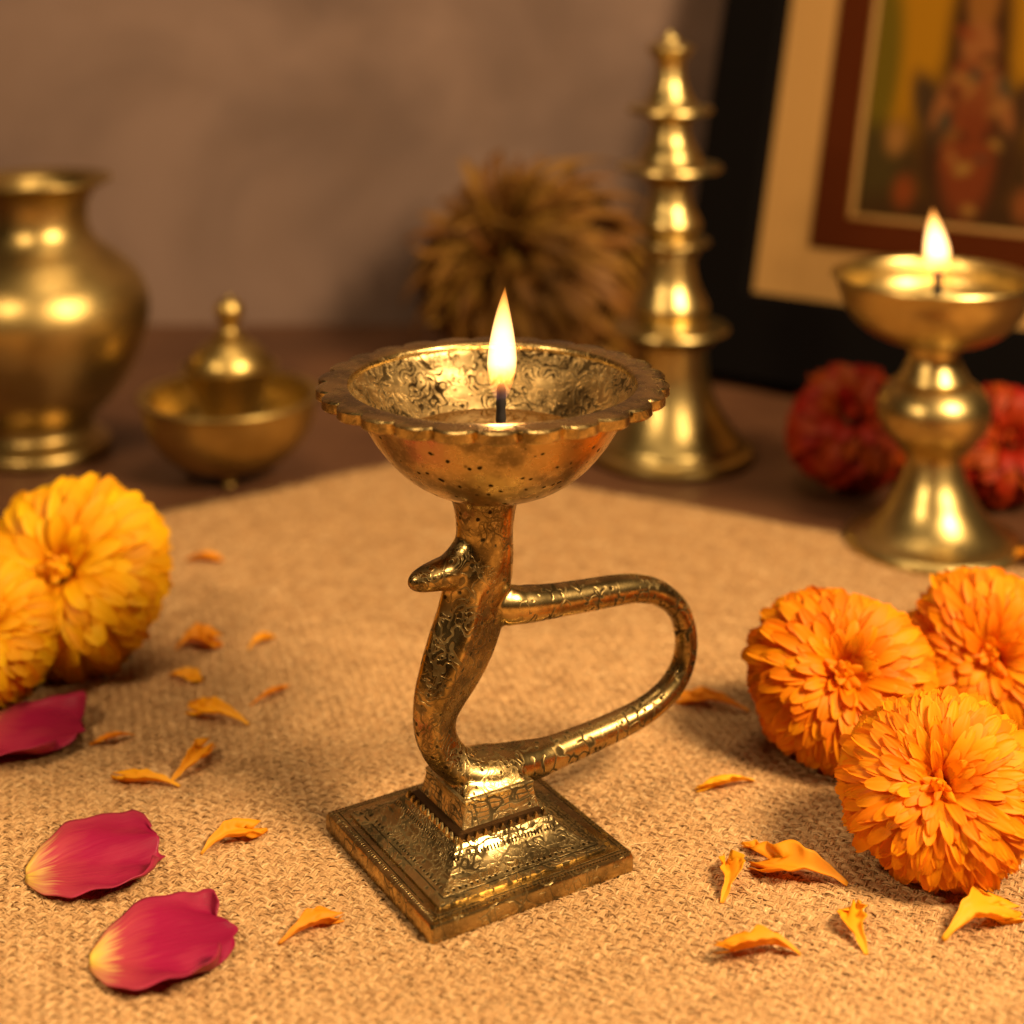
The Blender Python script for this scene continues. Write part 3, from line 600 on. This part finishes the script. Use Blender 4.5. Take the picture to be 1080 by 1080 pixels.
# ------------------------------------------------------------------ framed picture
def picture():
    O = Vector((.0991, .9722, .0)); phi, al = .6113, .3049
    d = Vector((math.cos(phi), -math.sin(phi), 0)); nb = Vector((math.sin(phi), math.cos(phi), 0)); w = nb * math.sin(al) + Vector((0, 0, math.cos(al)))
    n = d.cross(w)   # towards the viewer
    if n.y > 0: n = -n
    root = thing('framed_picture', 'leaning framed devotional picture with wide black frame, cream mat and maroon inner border', 'framed picture')
    M = Matrix(((d.x, w.x, n.x, O.x), (d.y, w.y, n.y, O.y), (d.z, w.z, n.z, O.z), (0, 0, 0, 1))); 
    root.matrix_world = Matrix.Translation((0, 0, .0005)) @ M
    W, H = .32, .37
    def border(name, i0, b0, i1, b1, z0, z1, mat, bev=.003):
        # rectangular ring from inset (i0 side, b0 bottom/top) to (i1,b1)
        V = []; F = []
        L = [(i0, b0, z0), (i0, b0, z1 - bev), (i0 + bev, b0 + bev, z1), (i1 - bev, b1 - bev, z1), (i1, b1, z1 - bev), (i1, b1, z0)]
        for (i, b, z) in L: V += [(i, b, z), (W - i, b, z), (W - i, H - b, z), (i, H - b, z)]
        for r_ in range(len(L)):
            A = r_ * 4; B = ((r_ + 1) % len(L)) * 4
            for k in range(4): F.append((A + k, A + (k+1) % 4, B + (k+1) % 4, B + k))
        return mesh_obj(name, V, F, mat, root)
    black = NT('black_lacquer'); black.P(Base_Color=(.003, .0022, .002), Roughness=.8); black.bsdf.inputs['Specular IOR Level'].default_value = .05; black = black.m
    t = NT('cream_mat'); v = t.coord(scale=(900, 8, 1)); nz = t.noise(v, 1, 3); t.P(Base_Color=t.mix(nz, (.29, .155, .045), (.42, .24, .08)), Roughness=.9); t.bsdf.inputs['Specular IOR Level'].default_value = .08; cream = t.m
    t = NT('maroon_border'); v = t.coord(scale=(300, 300, 1)); nz = t.noise(v, 1, 3); t.P(Base_Color=t.mix(nz, (.042, .007, .001), (.066, .014, .002)), Roughness=.9); t.bsdf.inputs['Specular IOR Level'].default_value = .05; maroon = t.m
    border('frame', 0, 0, .0435, .0516, -.006, .012, black)
    border('mat', .0436, .0517, .0759, .0819, .0, .004, cream, .0003)
    border('inner_border', .0760, .0820, .0970, .1004, .0, .006, maroon, .0008)
    gold = simple('dull_gilt', (.32, .17, .04), .45, Metallic=.4)
    border('gilt_slip', .0971, .1005, .1001, .1035, .0, .005, gold, .0005)
    # backing board
    V = []; F = []; add_box(V, F, (.02, .02, -.012), (W - .02, H - .02, -.0062)); mesh_obj('backing_board', V, F, simple('board', (.15, .08, .04), .8), root)
    # the print: a generic robed, crowned figure on a gold ground, painted as vertex colours on a fine grid
    nx, ny = 150, 210; x0, x1, y0, y1 = .1002, W - .1002, .1036, H - .1036
    gx, gy = np.meshgrid(np.linspace(0, 1, nx), np.linspace(0, 1, ny)); rng = np.random.default_rng(8)
    V = np.stack([x0 + (x1 - x0) * gx, y0 + (y1 - y0) * gy, np.full_like(gx, .001)], 2).reshape(-1, 3)
    Q = [(j*nx+i, j*nx+i+1, (j+1)*nx+i+1, (j+1)*nx+i) for j in range(ny-1) for i in range(nx-1)]
    X = gx * (x1 - x0) * 100; Y = gy * (y1 - y0) * 100      # cm
    colr = np.zeros((ny, nx, 3)); colr[:] = (.60, .36, .02)
    def blob(cx, cy, rx, ry, c, soft=.25, rot=0.):
        nonlocal colr
        ca, sa = math.cos(rot), math.sin(rot); u = ((X - cx) * ca + (Y - cy) * sa) / rx; v_ = (-(X - cx) * sa + (Y - cy) * ca) / ry
        m = np.clip((1 + soft - np.sqrt(u*u + v_*v_)) / (2 * soft), 0, 1)[..., None]; colr = colr * (1 - m) + np.array(c) * m
    blob(.2, 9, 1.5, 6, (.22, .20, .02)); blob(.8, 2.6, 3.0, 2.8, (.10, .085, .03)); blob(11.5, 2.6, 3.2, 3.4, (.09, .07, .03)); blob(6.3, -.8, 9, 2.6, (.08, .05, .02))
    cxm = 6.2
    blob(cxm, 9.5, 1.9, 8.5, (.07, .035, .018)); blob(cxm, 4.0, 3.6, 4.8, (.08, .045, .022), .3)
    blob(cxm - 2.3, 6.2, .9, 2.6, (.10, .07, .04), rot=.45); blob(cxm + 2.4, 6.2, .9, 2.6, (.10, .06, .03), rot=-.45)
    blob(cxm, 13.4, .95, 2.6, (.42, .22, .06)); blob(cxm, 10.3, 1.05, 1.45, (.46, .22, .085)); blob(cxm, 7.4, 1.25, 2.1, (.34, .12, .045)); blob(cxm, 3.6, 1.5, 3.2, (.28, .08, .03))
    blob(cxm - 1.6, 7.2, .5, 1.9, (.42, .20, .08), rot=-.35); blob(cxm + 1.6, 7.2, .5, 1.9, (.42, .20, .08), rot=.35)
    for _ in range(26):
        a = rng.random() * 6.28; q = rng.random() ** .5
        c = [(.46, .26, .09), (.34, .10, .035), (.10, .11, .08), (.30, .16, .05), (.12, .04, .02), (.50, .34, .10)][rng.integers(6)]
        blob(cxm + 1.8 * q * math.cos(a), 6.2 + 5.5 * q * math.sin(a), rng.uniform(.15, .35), rng.uniform(.25, .7), c, .5, rng.random() * 3)
    for bx_, by_, c in [(1.9, 4.6, (.50, .30, .10)), (2.7, 1.6, (.34, .10, .03)), (10.4, 3.6, (.48, .20, .07)), (9.6, 1.4, (.34, .14, .05))]:
        blob(bx_, by_, .6, .9, c, .5)
    t = NT('printed_picture'); t.P(Base_Color=t.attr('paint', 'Color'), Roughness=.9); t.bsdf.inputs['Specular IOR Level'].default_value = .05
    o = fast_mesh('print', V, Q, t.m, root, False)
    ca = o.data.color_attributes.new('paint', 'FLOAT_COLOR', 'POINT'); ca.data.foreach_set('color', np.concatenate([colr.reshape(-1, 3) * np.array([.38, .28, .19]), np.ones((nx*ny, 1))], 1).astype(np.float32).ravel())
    # prop at the back
    V = []; F = []; b = .0
    P0 = O + d * .17 + w * .26 - n * .013; P1 = Vector((P0.x + nb.x * .055, P0.y + nb.y * .055, -.0015)); inv = root.matrix_world.inverted()
    for q in (P0, P1):
        for sx in (-.02, .02):
            for sz in (0, .004): p = inv @ (q + d * sx + nb * sz); V.append(tuple(p))
    F = [(0, 1, 3, 2), (4, 6, 7, 5), (0, 4, 5, 1), (2, 3, 7, 6), (0, 2, 6, 4), (1, 5, 7, 3)]
    mesh_obj('easel_back', V, F, simple('black_board', (.01, .01, .01), .7), root)
picture()

# ------------------------------------------------------------------ flowers
def bloom(name, label, cat, group, pos, rad, axis, N, th_max, wid, mat, seed, spiky=False, centre=True, dip=.3, ragged=.06, flat=1., length_jit=.05):
    rng = np.random.default_rng(seed); root = thing(name, label, cat, (pos[0], pos[1], 0), 0, group); root.scale = (1, 1, .95)
    ax = Vector(axis).normalized(); rot = np.array(ax.to_track_quat('Z', 'Y').to_matrix()); c0 = np.array([0, 0, pos[2]])
    nu, nv = 11, 7; s = 1 - (1 - np.linspace(0, 1, nu)) ** 1.7; tt = np.linspace(-1, 1, nv); S, T = np.meshgrid(s, tt, indexing='ij')
    def build(name, idx, mat, heart=False):
        VV = []; QQ = []; U = []; W_ = []; Rr = []; b = 0
        for i in idx:
            f = (i + .5) / N; th = math.acos(1 - (1 - math.cos(R(th_max))) * f ** 1.02) + rng.normal(0, .035); th = max(th, .03); psi = i * 2.399963 + rng.normal(0, .06 if mat is not M_dry else .4)
            if mat is M_dry: th += rng.normal(0, .14)
            g = min(1, th / R(48)); g = g * g * (3 - 2 * g); Ri = rad * (1 - dip + dip * g) * (1 + rng.normal(0, length_jit) * .6)
            Ri *= 1 + .035 * math.sin(2 * psi + seed) * math.sin(th * 1.3) + .03 * math.sin(3 * psi + 2.3 * seed + th * 2)
            Wi = rad * (wid[0] + (wid[1] - wid[0]) * min(1, th / R(100))) * rng.uniform(.85, 1.12); Wi *= .5
            curl = rng.normal(.16, .07 if mat is not M_dry else .3) + .10 * g
            if heart: Wi *= .8; curl = -rng.uniform(.25, .55); Ri *= .96; th = th * .85 + .10
            phi = th * (.50 + .50 * S ** 1.25) + curl * S ** (2.5 if heart else 4)
            r = Ri * (.16 + .84 * S ** .92)
            # tip shape: rounded with a shallow notch
            r = r - Ri * .02 * (T ** 2) * S ** 6 - Ri * ragged * .35 * (.5 + .5 * np.cos(T * (7 + rng.random() * 3) + rng.random() * 6)) * S ** 8
            prof = (.30 + .70 * np.clip(S / .70, 0, 1) ** .9) * np.where(S > .85, np.clip(1 - ((S - .85) / .16) ** 2, .0, 1) ** .5, 1)
            rp_ = rng.random() * 6.28; ruf = .10 * np.sin(T * 8 + rp_) * S ** 3 + .06 * np.sin(S * 14 + rp_)
            if spiky: prof = (.6 + .5 * S) * (1 - .5 * S ** 6)
            wv = T * Wi * prof
            # inner-facing normal in the (radial, axial) plane
            pr = r * np.sin(phi); pz = r * np.cos(phi) * flat
            dr = np.gradient(pr, axis=0); dz = np.gradient(pz, axis=0); L = np.sqrt(dr**2 + dz**2) + 1e-9; nr = -dz / L; nz = dr / L
            cup = Wi * (rng.uniform(.12, .40) * T ** 2 + .03 * np.cos(T * 3.1 * 2) * S + ruf) * (.35 + .65 * S)
            pr = pr + nr * cup; pz = pz + nz * cup
            tw = rng.normal(0, .10) * S ** 2
            X = pr * math.cos(psi) - wv * math.sin(psi + 0) ; Y = pr * math.sin(psi) + wv * math.cos(psi); pz = pz + wv * tw
            P = np.stack([X, Y, pz], 2).reshape(-1, 3) @ rot.T + c0
            VV.append(P); QQ.append(QB + b); b += nu * nv; U.append(S.ravel()); W_.append(T.ravel()); Rr.append(np.full(nu * nv, rng.random()))
        o = fast_mesh(name, np.vstack(VV), np.vstack(QQ), mat, root); point_attr(o, 'petal_u', np.concatenate(U)); point_attr(o, 'petal_v', np.concatenate(W_)); point_attr(o, 'petal_r', np.concatenate(Rr)); return o
    QB = np.array([[i*nv+j, i*nv+j+1, (i+1)*nv+j+1, (i+1)*nv+j] for i in range(nu-1) for j in range(nv-1)])
    k = min(16, int(N * .055)) if centre else 0
    build('petals', range(k, N), mat)
    if centre: build('flower_centre', range(0, k), mat, True)   # tight incurved florets at the heart
    # receptacle and calyx
    o = lathe('calyx', [(0, -rad*95), (rad*14, -rad*92), (rad*24, -rad*70), (rad*30, -rad*38), (rad*34, -rad*5), (rad*30, rad*20), (rad*16, rad*34), (0, rad*38)], M_green if mat is not M_dry else M_core, root, 24, 4)
    m = Matrix([[*rot[i], c0[i]] for i in range(3)] + [[0, 0, 0, 1]]); o.data.transform(m)
    return root

bloom('marigold', 'front orange marigold of the three at right, nearest the camera', 'flower', 'orange marigolds at the right', (.1195, .4540, .0246), .0270, (-.22, -.80, .50), 820, 132, (.10, .20), M_orange, 1)
bloom('marigold', 'orange marigold nearest the lamp handle, left and behind the front one', 'flower', 'orange marigolds at the right', (.1040, .5170, .0268), .0288, (-.10, -.82, .50), 620, 132, (.12, .23), M_orange, 2)
bloom('marigold', 'orange marigold behind the other two, cut by the right edge of the picture', 'flower', 'orange marigolds at the right', (.1580, .5370, .0252), .0276, (-.22, -.85, .30), 600, 132, (.12, .23), M_orange, 3)
bloom('marigold', 'whole golden yellow marigold at left in front of the brass urn', 'flower', 'yellow marigolds at the left', (-.1575, .5848, .0325), .0350, (-.05, -.80, .45), 300, 125, (.13, .25), M_yellow, 4, dip=.36)
bloom('marigold', 'smaller golden yellow marigold cut by the left edge, partly before the whole one', 'flower', 'yellow marigolds at the left', (-.1800, .5560, .0235), .0255, (.1, -.80, .5), 240, 125, (.14, .27), M_yellow, 5, dip=.36)
bloom('marigold', 'dark red flower on the table left of the pedestal lamp foot', 'flower', 'red flowers behind the lamp', (.1612, .7723, .0285), .0305, (-.1, -.7, .6), 110, 125, (.24, .40), M_red, 6)
bloom('marigold', 'dark red flower half hidden on the right of the pedestal lamp', 'flower', 'red flowers behind the lamp', (.2243, .7515, .0272), .0290, (.1, -.8, .4), 110, 125, (.24, .40), M_red, 7)
bloom('dried_flower', 'big brown dried flower ball standing by the wall behind the bowl', 'flower', None, (.0125, .9800, .0600), .0650, (-.5, -.5, .7), 900, 165, (.08, .12), M_dry, 9, centre=True, dip=.08, length_jit=.22)

# ------------------------------------------------------------------ loose petals
def loose(name, label, cat, group, A, B, width, seed, mat, lift=.5, curl=0., rose=False, z0=.0008):
    """petal lying on the cloth from A (claw) to B (tip)"""
    rng = np.random.default_rng(seed); A = np.array(A); B = np.array(B); m = (A + B) / 2; D = B - A; L = np.hypot(*D); ang = math.atan2(D[1], D[0])
    nu, nv = (40, 35) if rose else (26, 19)
    s = np.linspace(0, 1, nu); t = np.linspace(-1, 1, nv); S, T = np.meshgrid(s, t, indexing='ij')
    if rose:
        prof = np.interp(s, [0, .04, .12, .3, .5, .7, .85, .95, 1], [.15, .30, .56, .90, 1.0, .99, .90, .74, .50])[:, None]
        k = rng.random(4) * 6.28
        tip = 1 - (.09 * T ** 2 + .03 * np.sin(T * 4 + k[0]) + .018 * np.sin(T * 13 + k[2])) * S ** 4
        X = L * (S * tip - .5); Y = T * width / 2 * prof * (1 + .05 * np.sin(S * 9 + k[1] + T * 2) + .03 * np.sin(S * 23 + k[3]))
        Z = .0012 * lift * np.sin(S * 2.9) + .0046 * curl * (np.abs(T) ** 2.6) * prof * (.4 + .6 * S) + .0010 * np.sin(T * 7 + k[1]) * np.abs(T) ** 2 * S + .0011 * np.sin(T * 5 + k[2] + S * 3) * (.3 + S) + .0007 * np.sin(T * 9 + S * 6 + k[0]) * S + .0030 * curl * S ** 4
    else:
        k = rng.random(6) * 6.28; peak = rng.uniform(.6, .75)
        prof = (np.interp(s, [0, .05, .25, peak - .12, peak, .88, 1], [.16, .22, .36, .82, 1., .80, .34]) * (1 + .13 * np.sin(s * 19 + k[4]) + .07 * np.sin(s * 37 + k[3])))[:, None]
        rag = .30 * (np.abs(np.sin(T * 4.6 + k[0])) - .5) * S ** 2.5
        X = L * (S * (1 + rag) - .5); Y = T * width / 2 * prof + width * .22 * np.sin(S * 3.6 + k[1])
        Y += .08 * width * np.sin(S * 24 + k[2]) * np.abs(T) * S
        Z = L * (.13 * lift * np.sin(S * math.pi) + .10 * curl * S ** 3) + width * (.30 * T ** 2 * np.sin(S * 2.6) + .10 * np.sin(T * 5 + k[3]) * S + .22 * T * math.sin(k[5]) * S)
    Z = Z - Z.min() + z0
    ca, sa = math.cos(ang), math.sin(ang); V = np.stack([X * ca - Y * sa, X * sa + Y * ca, Z], 2).reshape(-1, 3)
    Q = np.array([[i*nv+j, (i+1)*nv+j, (i+1)*nv+j+1, i*nv+j+1] for i in range(nu-1) for j in range(nv-1)])
    o = fast_mesh(name, V, Q, mat); o.location = (m[0], m[1], 0)
    point_attr(o, 'petal_u', S.ravel()); point_attr(o, 'petal_v', T.ravel()); point_attr(o, 'petal_r', np.full(nu * nv, rng.random()))
    sd = o.modifiers.new('Solidify', 'SOLIDIFY'); sd.thickness = .0002 if not rose else .0003; sd.offset = 1
    return tag(o, label, cat, group)

G = 'rose petals on the burlap'
loose('rose_petal', 'pink rose petal with dark magenta edge, second from the front at left', 'petal', G, (-0.1345, 0.4497), (-0.0995, 0.4610), 0.0425, 11, M_rose, .9, .7, True)
loose('rose_petal', 'pink rose petal with yellow base closest to the camera, bottom left', 'petal', G, (-0.1071, 0.4120), (-0.0722, 0.4200), 0.0410, 14, M_rose, .8, .8, True)
loose('rose_petal', 'crimson rose petal cut off by the left edge below the yellow marigolds', 'petal', G, (-0.1788, 0.5290), (-0.1385, 0.5230), 0.0420, 13, M_rose, .9, 1.2, True)
FR = [
 (-0.1357,0.6784,-0.1223,0.6744,0.0067,'tiny blurred yellow petal alone on the cloth, farthest of the loose ones at left', .6, .2),
 (-0.1223,0.5909,-0.1083,0.5956,0.0089,'curled orange petal just right of the whole yellow marigold', 1.2, .5),
 (-0.0957,0.5925,-0.0895,0.6020,0.0037,'very small tilted orange petal right of the curled one near the yellow marigold', .8, .5),
 (-0.1199,0.5729,-0.1102,0.5656,0.0058,'small squarish orange petal below the curled one by the yellow marigold', .8, .3),
 (-0.0891,0.5497,-0.0781,0.5599,0.0032,'thin pale yellow curved petal left of the lamp stem', .8, .8),
 (-0.0872,0.5346,-0.1063,0.5443,0.0059,'pointed orange petal with a long tail below the thin pale one', 1., .3),
 (-0.1226,0.5283,-0.1342,0.5234,0.0037,'slim orange petal beside the crimson rose petal', .8, .2),
 (-0.1020,0.4956,-0.1207,0.5023,0.0055,'flat orange petal touching a bright upright one, left of the lamp base', .5, .1),
 (-0.1054,0.4996,-0.0961,0.5165,0.0059,'bright yellow petal leaning upward over a flat orange one', 1., 1.2),
 (-0.0874,0.4601,-0.0740,0.4717,0.0062,'orange petal with a fine tip between the rose petals and the lamp base', 1., .5),
 (-0.0609,0.4213,-0.0459,0.4277,0.0061,'orange petal in front of the left corner of the lamp base', 1., .4),
 (0.0797,0.5463,0.0579,0.5490,0.0067,'long orange petal behind the handle loop, left of the orange marigolds', .6, .1),
 (0.0747,0.5006,0.0583,0.4946,0.0053,'orange petal below the handle loop, alone right of the lamp base', .9, .2),
 (0.0760,0.4592,0.0664,0.4630,0.0040,'slim orange petal just behind the large jagged one', .8, .6),
 (0.0912,0.4442,0.0699,0.4545,0.0093,'largest jagged orange petal, lying left of the front marigold', 1.1, .2),
 (0.0567,0.4377,0.0610,0.4545,0.0062,'upright twisted orange petal left of the large jagged one', 1.3, 1.1),
 (0.0735,0.4135,0.0543,0.4158,0.0085,'broad forked orange petal nearest the camera at bottom right', 1.3, 1.2),
 (0.0897,0.4158,0.0913,0.4327,0.0067,'short standing orange petal between the forked one and the rightmost one', 1., 1.0),
 (0.1108,0.4220,0.1322,0.4277,0.0082,'rightmost loose orange petal, below the front marigold', 1.2, .2),
 (0.2046,0.6723,0.2197,0.6826,0.0080,'blurred orange petal at the right edge beside the pedestal lamp foot', .8, .2)]
for i, (ax_, ay, bx_, by_, w_, lab, lf, cu) in enumerate(FR):
    loose('marigold_petal', lab, 'petal', 'loose marigold petals on the burlap', (ax_, ay), (bx_, by_), w_ * 1.15, 40 + i * 3, M_frag, lf, cu)
